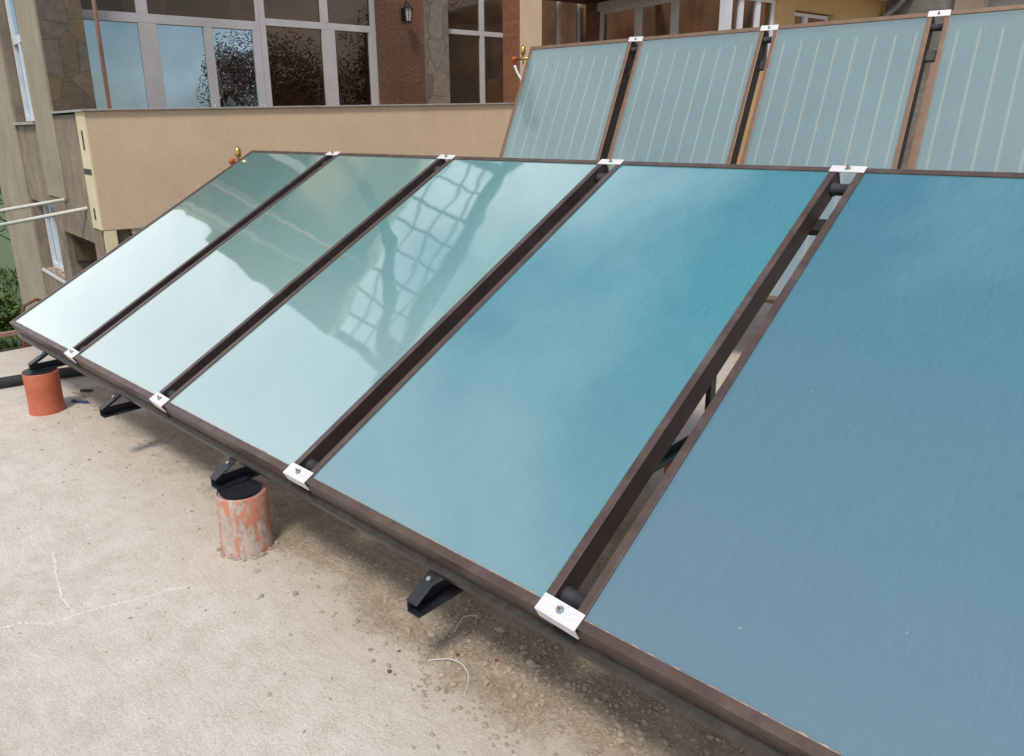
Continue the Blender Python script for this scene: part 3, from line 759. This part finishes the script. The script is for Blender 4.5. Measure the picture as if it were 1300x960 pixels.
# glazed front of the terrace, unit by unit
window(.335, 2.56, FL, TOPZ, .03, bars=[(1.12,.065,0,1),(1.22,.045,0,0),(1.88,.055,0,0),(2.50,.045,0,0)], trans=[(ZT-.02,.055)], fw=.045, gm2=M['win_glass_dark'])
window(2.562, 4.25, FL, TOPZ, .03, bars=[(3.475,.055,0,1),(3.57,.045,0,0),(4.17,.035,0,0)], trans=[(ZT+.04,.045)], fw=.075, gm=M['win_glass_dark'])
window(5.42, 6.62, FL, TOPZ, .05, bars=[(6.115,.04,0,1)], trans=[(3.03,.035)], fw=.05, gm=M['win_glass_dark'])
window(6.622, 8.15, FL, TOPZ, .05, bars=[(7.68,.03,0,1)], trans=[(2.6,.03)], fw=.04, gm=M['win_glass_dark'])
for x, z in ((1.865,1.75+.05),(2.53,1.80),(4.18,1.80),(6.13,1.85)):
    hbox('window_handle', M['white_plastic'], x-.012, x+.012, .005, .027, z-.05, z+.10, bevel=.004)
# upper storey/roof band
hbox('eave_slab', M['plaster_cream'], -1.0, 8.2, -.35, 5, 6.203, 6.36)

# parapet: sloping top
def sloped(x0, x1, y0, y1, za0, za1, zb0, zb1):
    return [Vector(p) for p in ((x0,y0,za0),(x1,y0,za1),(x1,y1,za1),(x0,y1,za0),(x0,y0,zb0),(x1,y0,zb1),(x1,y1,zb1),(x0,y1,zb0))]
zl = lambda x: 1.765 + (x-.128)*.0245
m_ = MB(); m_.quadbox(sloped(.128, 8.2, PY, PY+.16, .56, .56, zl(.128), zl(8.2))); m_.build('parapet', M['plaster'], house, doubles=True)
m_ = MB(); m_.quadbox(sloped(.095, 8.2, PY-.035, PY+.19, zl(.095)+.002, zl(8.2)+.002, zl(.095)+.022, zl(8.2)+.022)); m_.build('coping', M['coping'], house, bevel=.004)
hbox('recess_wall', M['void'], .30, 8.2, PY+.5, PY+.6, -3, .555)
hbox('corner_column', M['plaster_cream'], .135, .25, PY+.004, PY+.30, -3, .556)
# side wall, in its own skewed frame: x away from the corner, y inward, z up
S0 = Vector((-7.54, 1.75, 0)); sd = Vector((math.sin(R(-84)), math.cos(R(-84)), 0)); si = Vector((-sd.y*-1, 0, 0))
si = Vector((sd.y, -sd.x, 0))        # towards +Y
SM = Matrix(((sd.x, si.x, 0, S0.x), (sd.y, si.y, 0, S0.y), (0,0,1,0), (0,0,0,1)))
T = HI @ SM
def wall_open(mb, x0, x1, z0, z1, y0, y1, ops):
    xs = sorted({x0, x1, *[v for o in ops for v in o[:2]]}); zs = sorted({z0, z1, *[v for o in ops for v in o[2:]]})
    xs = [v for v in xs if x0 <= v <= x1]; zs = [v for v in zs if z0 <= v <= z1]
    for a, b in zip(xs, xs[1:]):
        run = None
        for c, d in list(zip(zs, zs[1:])) + [(None, None)]:
            hole = c is None or any(o[0] <= (a+b)/2 <= o[1] and o[2] <= (c+d)/2 <= o[3] for o in ops)
            if hole:
                if run: mb.box(a, b, y0, y1, run[0], run[1], T); run = None
            else: run = (run[0], d) if run else (c, d)
mb = MB(); mb.box(1.360, 1.369, .0, .45, zl(.1)+.02, 6.2, T); mb.build('stone_panel', M['crazy_stone'], house, uv=lambda c, n: (c.x, c.z))
W_UP = (2.40, 3.65, 1.69, 3.95); W_LO = (2.30, 3.66, -.32, .66); NI = (.45, 1.86, -3.0, .38)
mb = MB(); wall_open(mb, .10, 1.38, -3, zl(.1)-.02, 0, .28, [NI]); mb.build('side_wall', M['stucco'], house)
mb = MB(); wall_open(mb, 1.38, 5.9, -3, 6.2, 0, .32, [W_UP, W_LO, NI]); mb.build('side_wall', M['stucco'], house)
mb = MB()
mb.box(1.37, 2.38, -.022, 0, .80, 6.2, T); mb.build('pilaster', M['stucco_pale'], house)
mb = MB(); mb.box(3.70, 5.92, -.022, 0, -3, 6.2, T); mb.build('pilaster', M['stucco_pale'], house)
mb = MB(); mb.box(.004, .36, -.012, .001, .56, zl(.1), T); mb.build('sunlit_strip', M['plaster_cream'], house)  # paler colour stands in for sunlight on the parapet's end
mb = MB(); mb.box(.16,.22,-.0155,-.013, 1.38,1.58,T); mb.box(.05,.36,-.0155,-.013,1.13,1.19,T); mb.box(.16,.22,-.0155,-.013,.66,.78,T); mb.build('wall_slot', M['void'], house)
mb = MB(); mb.box(-.03, 1.368, -.035, .2, zl(.1), zl(.1)+.022, T); mb.build('coping', M['coping'], house)
mb = MB(); mb.box(2.36, 3.72, -.05, .26, 1.655, 1.688, T); mb.build('window_sill', M['coping'], house)
mb = MB(); mb.box(2.27, 3.68, -.02, .26, -.36, -.323, T); mb.build('window_sill', M['alu'], house)
mb = MB(); jj = random.Random(5)
for k in range(26):
    q = T @ Vector((jj.uniform(2.35,3.5), jj.uniform(.02,.12), -.32)); mb.rock(q, jj.uniform(.01,.04), k)
mb.build('rubble_on_sill', M['seal'], house)
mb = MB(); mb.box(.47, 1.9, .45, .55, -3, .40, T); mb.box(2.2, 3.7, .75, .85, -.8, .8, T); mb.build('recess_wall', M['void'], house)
mb = MB(); mb.box(2.3, 3.8, 1.6, 1.7, 1.4, 4.2, T); mb.build('interior_wall', M['dark_interior'], house)
window(2.42, 3.62, 1.70, 3.93, .10, bars=[(2.83,.05,0,1),(3.2,.05,0,0)], trans=[(2.72,.05)], fw=.07, pm=M['white_pvc2'], T=T)
window(2.32, 3.64, -.31, .65, .12, bars=[(2.75,.05,0,0),(3.2,.05,0,0)], fw=.07, pm=M['white_pvc2'], T=T, gm=M['win_glass'])
# free standing column at the parapet plane
hbox('column', M['plaster'], 5.53, 5.90, PY-.02, PY+.32, .56, 4.9)
hbox('tiled_wall', M['rust_tile'], 5.515, 5.53, PY-.015, PY+.38, 1.93, 4.9, uv=UVF)
# projecting wing at the right
KX = 8.2; WD = -3.07
hbox('tiled_wall', M['brown_tile'], KX+.02, KX+.2, WD+2.72, .0, 0, 3.62, uv=UVF)
hbox('lintel', M['white_pvc'], KX-.02, KX+.18, WD+.0, WD+2.72, 3.47, 3.60)
hbox('soffit', M['soffit'], KX-1.0, KX+.25, WD-.0, .0, 3.62, 3.70)
hbox('wall', M['plaster_yellow'], KX+.01, KX+.2, WD+.0, WD+2.72, -3, 2.5)
# window facing the terrace side
TA = Matrix(((0,1,0,KX),( -1,0,0,0),(0,0,1,0),(0,0,0,1)))    # local x -> -y, local y -> +x
window(.36, 3.05, 2.5, 3.47, .03, bars=[(1.28,.07,0,0),(2.07,.07,0,0)], fw=.06, T=TA, gm=M['win_glass_dark'], pm=M['white_pvc'])
hbox('corner_post', M['white_pvc2'], KX-.01, KX+.14, WD-.02, WD+.08, 2.5, 3.62)
TB = Matrix(((1,0,0,KX),(0,1,0,WD),(0,0,1,0),(0,0,0,1)))
mb = MB()
T_keep = T; T = TB
wall_open(mb, .14, 4.1, -3, 3.62, .0, .22, [(.14,1.18,2.45,3.40),(1.62,2.62,2.45,3.30)])
mb.build('wall', M['plaster_yellow'], house)
T = T_keep
window(.14, .42, 2.45, 3.40, .04, fw=.045, T=TB, gm=M['win_glass_dark'], pm=M['white_pvc2'])
window(.42, .80, 2.45, 3.40, .04, fw=.045, T=TB, gm=M['win_glass_dark'], pm=M['white_pvc2'])
window(.80, 1.18, 2.45, 3.40, .04, fw=.045, T=TB, gm=M['win_glass_dark'], pm=M['white_pvc2'])
window(1.64, 2.60, 2.45, 3.28, .08, bars=[(2.02,.05,0,0)], fw=.05, T=TB, gm=M['win_glass_dark'], pm=M['white_pvc2'])
hbox('interior_wall', M['dark_interior'], KX+.3, KX+4, WD+1.6, WD+1.7, 1.5, 3.6)
hbox('interior_wall', M['dark_interior'], KX+.2, KX+1.1, .26, .36, 1.0, 3.615)
hbox('interior_wall', M['dark_interior'], KX+1.0, KX+1.1, WD+.3, .24, 1.0, 3.615)
hbox('interior_wall', M['dark_interior'], KX+1.1, KX+4.0, WD+1.0, WD+1.1, 1.0, 3.615)
# eave of the wing
mb = MB(); mb.box(KX+.9, KX+4.15, WD-.38, WD+.0, 3.63, 3.70)
mb.build('eave', M['eave'], house)
mb = MB(); mb.tube([(KX+.9, WD-.42, 3.70), (KX+4.25, WD-.42, 3.66)], .055, 12); mb.build('gutter', M['white_pvc2'], house, smooth=True)
mb = MB(); mb.tube([(KX+3.95, WD-.40, 3.62),(KX+3.95, WD-.30, 3.50),(KX+3.92, WD-.10, 3.36),(KX+3.92, WD-.08, 3.2),(KX+3.92, WD-.08, 0)], .05, 14); mb.build('downpipe', M['gutter'], house, smooth=True)

# lantern on the tiled wall
LM = HM @ Matrix.Translation((4.68, -.04, 3.20))
lamp = thing('wall_lantern', 'small black iron lantern on the brown tiled wall between the terrace windows', 'lantern', LM)
mb = MB(); mb.box(-.035,.035,-.012,.02,-.08,.09); mb.build('back_plate', M['lamp_iron'], lamp, bevel=.004)
mb = MB(); mb.tube([(0,-.01,.05),(0,-.05,.13),(0,-.10,.17),(0,-.15,.15),(0,-.16,.11)], .009, 10); mb.build('arm', M['lamp_iron'], lamp, smooth=True)
mb = MB(); mb.tube([(0,-.16,.12),(0,-.16,.10),(0,-.16,.055),(0,-.16,.05)], [.008,.03,.075,.078], 6); mb.tube([(0,-.16,-.11),(0,-.16,-.135)], [.045,.012], 6)
for k in range(6):
    a = 2*PI*k/6; mb.tube([(.066*math.cos(a), -.16+.066*math.sin(a), .05), (.044*math.cos(a), -.16+.044*math.sin(a), -.11)], .005, 6)
mb.build('cage', M['lamp_iron'], lamp)
mb = MB(); mb.tube([(0,-.16,.05),(0,-.16,-.11)], [.06,.039], 6); mb.build('glass', M['lamp_glass'], lamp)

# slim pole on the parapet
mb = MB(); mb.tube([(0,0,0),(0,0,3.3)], .020, 14)
ob = mb.build('pole', M['copper_pole'], None, smooth=True); q = HM @ Vector((.37, PY+.09, zl(.37)+.02)); ob.location = q
tag(ob, 'thin pinkish brown pole standing on the parapet at its left corner', 'pole')

# white pipes reaching out from the side wall
for k, (a, b) in enumerate([((-9.02,1.91,.79),(-9.93,1.15,.60)), ((-8.10,1.81,.75),(-9.45,1.22,.50))]):
    mb = MB(); A = Vector(a); B = Vector(b); d = (A-B).normalized()
    mb.tube([A + d*.12, B], .022, 12)
    tag(mb.build('pipe', M['white_metal'], None, smooth=True), ['upper thin white pipe sticking out of the grey side wall', 'lower thin white pipe sticking out of the grey side wall near the balcony corner'][k], 'pipe')

# arched pergola over the terrace: steel ribs and purlins, partly sheeted
perg = thing('pergola', 'curved steel rib canopy above the terrace, mirrored in the front collectors', 'pergola', HM)
def arc(t):      # t 0..1 from wall to outer edge: returns (y, z)
    return (-2.75*t, 6.42 + .55*math.sin(t*PI*.9) - .95*t*t)
rib = [(-.95,.09),(-.5,.025),(-.1,.02),(.35,.03),(.8,.02),(1.25,.025),(1.7,.03),(2.2,.02),(2.7,.10)]
for x, r in rib:
    mb = MB(); mb.tube([(x, *arc(k/14)) for k in range(15)], r, 8); mb.build('rib', M['canopy_frame'], perg, smooth=True)
for k in range(0, 15, 2):
    y, z = arc(k/14); mb = MB(); mb.tube([(-.95 + 3.65*q/12,y,z - .05*math.sin(q*1.3+k)) for q in range(13)], .02 if k < 14 else .085, 8); mb.build('purlin', M['canopy_frame'], perg, smooth=True)
mb = MB(); mb.tube([(-.95,-2.6,5.9),(.9,-.9,6.0),(1.4,-.1,5.6)], .10, 8); mb.build('brace', M['canopy_frame'], perg, smooth=True)
mb = MB(); mb.tube([(2.7,-2.6,5.9),(3.1,-1.2,5.9),(3.3,-.05,5.6)], .16, 8); mb.build('brace', M['canopy_frame'], perg, smooth=True)

# concrete boundary wall and its sandy post, behind the wing
CW = frame_mat(HM @ Vector((12.35, -2.2, 0)), -fi, fu)      # x to the right, y away
mb = MB(); mb.box(-.3, 16, 0, .25, -3, 5.2)
ob = mb.build('boundary_wall', M['concrete_wall'], None); ob.matrix_world = CW
tag(ob, 'tall rough grey concrete wall behind the rear row at the right', 'wall')
mb = MB(); mb.box(2.06, 2.50, -.16, -.003, -3, 5.3)
ob = mb.build('concrete_post', M['concrete_post'], None, bevel=.01); ob.matrix_world = CW
tag(ob, 'rough sandy concrete pillar in front of the grey boundary wall', 'pillar')

# ------------------------------------------------------------ plants
def foliage(name, parent, c, rx, ry, rz, n, size, mat, seed, lumps=14):
    g = random.Random(seed); mb = MB(); bm = mb.bm
    cl = []
    for k in range(lumps):
        a = g.uniform(0, 2*PI); e = g.uniform(-.6, 1); r = g.uniform(.35, .95)
        cl.append((Vector((c[0]+rx*r*math.cos(a)*math.cos(e*1.2), c[1]+ry*r*math.sin(a)*math.cos(e*1.2), c[2]+rz*r*math.sin(e*1.2))), g.uniform(.22,.45)))
    for k in range(n):
        p0, lr = cl[g.randrange(lumps)]
        d = Vector((g.gauss(0,1), g.gauss(0,1), g.gauss(0,1))).normalized() * (g.random()**.5)
        p = p0 + Vector((d.x*rx*lr, d.y*ry*lr, d.z*rz*lr))
        a = Vector((g.gauss(0,1), g.gauss(0,1), g.gauss(0,.6))).normalized(); b = a.orthogonal().normalized()
        s = size*g.uniform(.6,1.4)
        vs = [bm.verts.new(p + a*s), bm.verts.new(p + b*s*.5), bm.verts.new(p - a*s), bm.verts.new(p - b*s*.5)]
        bm.faces.new(vs)
    return mb.build(name, mat, parent)
def tree(label, x, y, z, h, r, mat, seed, n=5000, group=None, dense=1.0, leaf=.06, bare=False):
    t = thing('tree', label, 'tree', Matrix.Translation((x,y,z)), group)
    g = random.Random(seed); mb = MB()
    mb.tube([(0,0,0),(.05*h*.2,0,h*.3),(0,.03*h,h*.55),(.02*h,.0,h*.85)], [.04*h*.5,.03*h*.5,.02*h*.5,.01], 10)
    for k in range(46 if bare else 12):
        a = g.uniform(0,2*PI); z0 = h*g.uniform(.22,.75); ln = r*g.uniform(.6,1.05)
        p = [Vector((0,.02*h,z0)), Vector((ln*.4*math.cos(a), ln*.4*math.sin(a), z0+ln*.35)), Vector((ln*math.cos(a), ln*math.sin(a), z0+ln*.8))]
        mb.tube(p, [.012*h*.5,.007*h*.5,.003], 6)
        if bare:
            for q in range(7):
                b = a + g.uniform(-.9,.9); s_ = p[1].lerp(p[2], g.random())
                l2 = ln*g.uniform(.25,.5)
                mb.tube([s_, s_ + Vector((l2*math.cos(b), l2*math.sin(b), l2*g.uniform(.2,1.0)))], [.010,.003], 4)
    mb.build('trunk', M['bark'], t, smooth=True)
    foliage('crown', t, (0,0,h*.65), r, r, h*.38, n, leaf, mat, seed, 22)
    return t
tree('green tree in the garden beyond the left corner of the house', -26, 6.0, -3.2, 4.6, 2.4, M['leaf'], 1)
tree('dark bushy green tree low in the garden at the left edge', -21, 1.2, -3.2, 2.6, 1.9, M['leaf'], 2)
tree('round green shrub by the foot of the grey side wall', -18.2, 2.6, -3.2, 1.3, 1.0, M['leaf'], 3, 3000, leaf=.05)
tree('brown autumn tree mirrored in the terrace windows', 13, 6.5, -3.2, 8.2, 3.4, M['leaf_brown'], 4, 42000, leaf=.055)
tree('unseen brown tree added right of the roof to darken the window reflections', 13.5, 13, -3.2, 9.5, 4.5, M['leaf_brown'], 5, 36000, leaf=.07)  # unseen trees, added so the right-hand windows mirror something dark
tree('tall unseen brown tree added to darken the window reflections further right', 15, 19, -3.2, 10.5, 4.5, M['leaf_brown'], 6, 30000, leaf=.08)
# grass tufts
g = random.Random(11); mb = MB()
for k in range(9000):
    x = g.uniform(-30,-13); y = g.uniform(-3,8)
    if y > 2.4 and x > -17.4: continue
    a = g.uniform(0,6.28); h_ = g.uniform(.06,.22); w = .03
    p = Vector((x,y,-3.2)); d = Vector((math.cos(a)*w, math.sin(a)*w, 0))
    mb.bm.faces.new([mb.bm.verts.new(p-d), mb.bm.verts.new(p+d), mb.bm.verts.new(p + Vector((g.uniform(-.08,.08), g.uniform(-.08,.08), h_)))])
tag(mb.build('grass', M['grass'], None), 'rough green grass in the garden left of the roof edge', 'grass', kind='stuff')

# low garden railing just past the roof edge
fe = thing('fence', 'rusty red brown railing beyond the roof edge at the lower left', 'fence', Matrix.Translation((-6.4, 0, -.6)))
for z in (.50, .35):
    mb = MB(); mb.box(-.015,.015,-2.5,.62,z-.018,z+.018); mb.build('rail', M['copper_pole'] if z > .4 else M['bark'], fe)
for y in (-1.2, .58):
    mb = MB(); mb.box(-.02,.02,y-.02,y+.02,-2.6,.62); mb.build('post', M['brick_chip'], fe)
mb = MB(); mb.tube([(0,.58,.60),(0,.62,.72),(0,.72,.76),(0,.85,.70)], .014, 8); mb.build('hook', M['brick_chip'], fe, smooth=True)

# ------------------------------------------------------------ sky, sun
w = bpy.data.worlds.new('World'); sc.world = w; w.use_nodes = True
nt = w.node_tree
for n in list(nt.nodes): nt.nodes.remove(n)
SUN_EL, SUN_AZ = R(57), R(148)         # azimuth measured clockwise from +Y
sky = N(nt, 'ShaderNodeTexSky', sky_type='NISHITA'); sky.sun_disc = False
sky.sun_elevation = SUN_EL; sky.sun_rotation = SUN_AZ; sky.air_density = 1.2; sky.dust_density = 1.5; sky.ozone_density = 1.5
tc = N(nt, 'ShaderNodeTexCoord'); sep = N(nt, 'ShaderNodeSeparateXYZ'); L(nt, tc.outputs['Generated'], sep.inputs[0])
mp = N(nt, 'ShaderNodeMapping'); mp.inputs['Scale'].default_value = (1.0, 1.0, 2.2); L(nt, tc.outputs['Generated'], mp.inputs['Vector'])
cn = noise(nt, mp.outputs[0], 2.0, 9, .55, .35)
el = sep.outputs[2]
# more cloud low down and towards -X, clearer overhead
bias = math_(nt, 'ADD', math_(nt, 'MULTIPLY', el, -.42), math_(nt, 'MULTIPLY', sep.outputs[0], -.22))
cf = math_(nt, 'ADD', cn, math_(nt, 'ADD', bias, .20))
cl = ramp(nt, cf, [(.40,(0,0,0)),(.62,(1,1,1))])
shade = ramp(nt, noise(nt, mp.outputs[0], 3.5, 6, .5), [(.3,(7.4,7.9,8.6)),(.7,(11.5,11.7,11.8))])
mx = mixc(nt, cl, sky.outputs[0], shade)
bg = N(nt, 'ShaderNodeBackground'); bg.inputs['Strength'].default_value = .12; L(nt, mx, bg.inputs['Color'])
ow = N(nt, 'ShaderNodeOutputWorld'); L(nt, bg.outputs[0], ow.inputs['Surface'])
sl = bpy.data.lights.new('sun', 'SUN'); sl.energy = 2.5; sl.angle = R(11); sl.color = (1,.95,.87)
so = bpy.data.objects.new('sun', sl); C.objects.link(so)
sv = Vector((math.sin(SUN_AZ)*math.cos(SUN_EL), math.cos(SUN_AZ)*math.cos(SUN_EL), math.sin(SUN_EL)))
so.rotation_euler = sv.to_track_quat('Z', 'Y').to_euler()
sc.view_settings.view_transform = 'Standard'; sc.view_settings.look = 'None'; sc.view_settings.exposure = 0
sc.cycles.max_bounces = 8; sc.cycles.transparent_max_bounces = 12
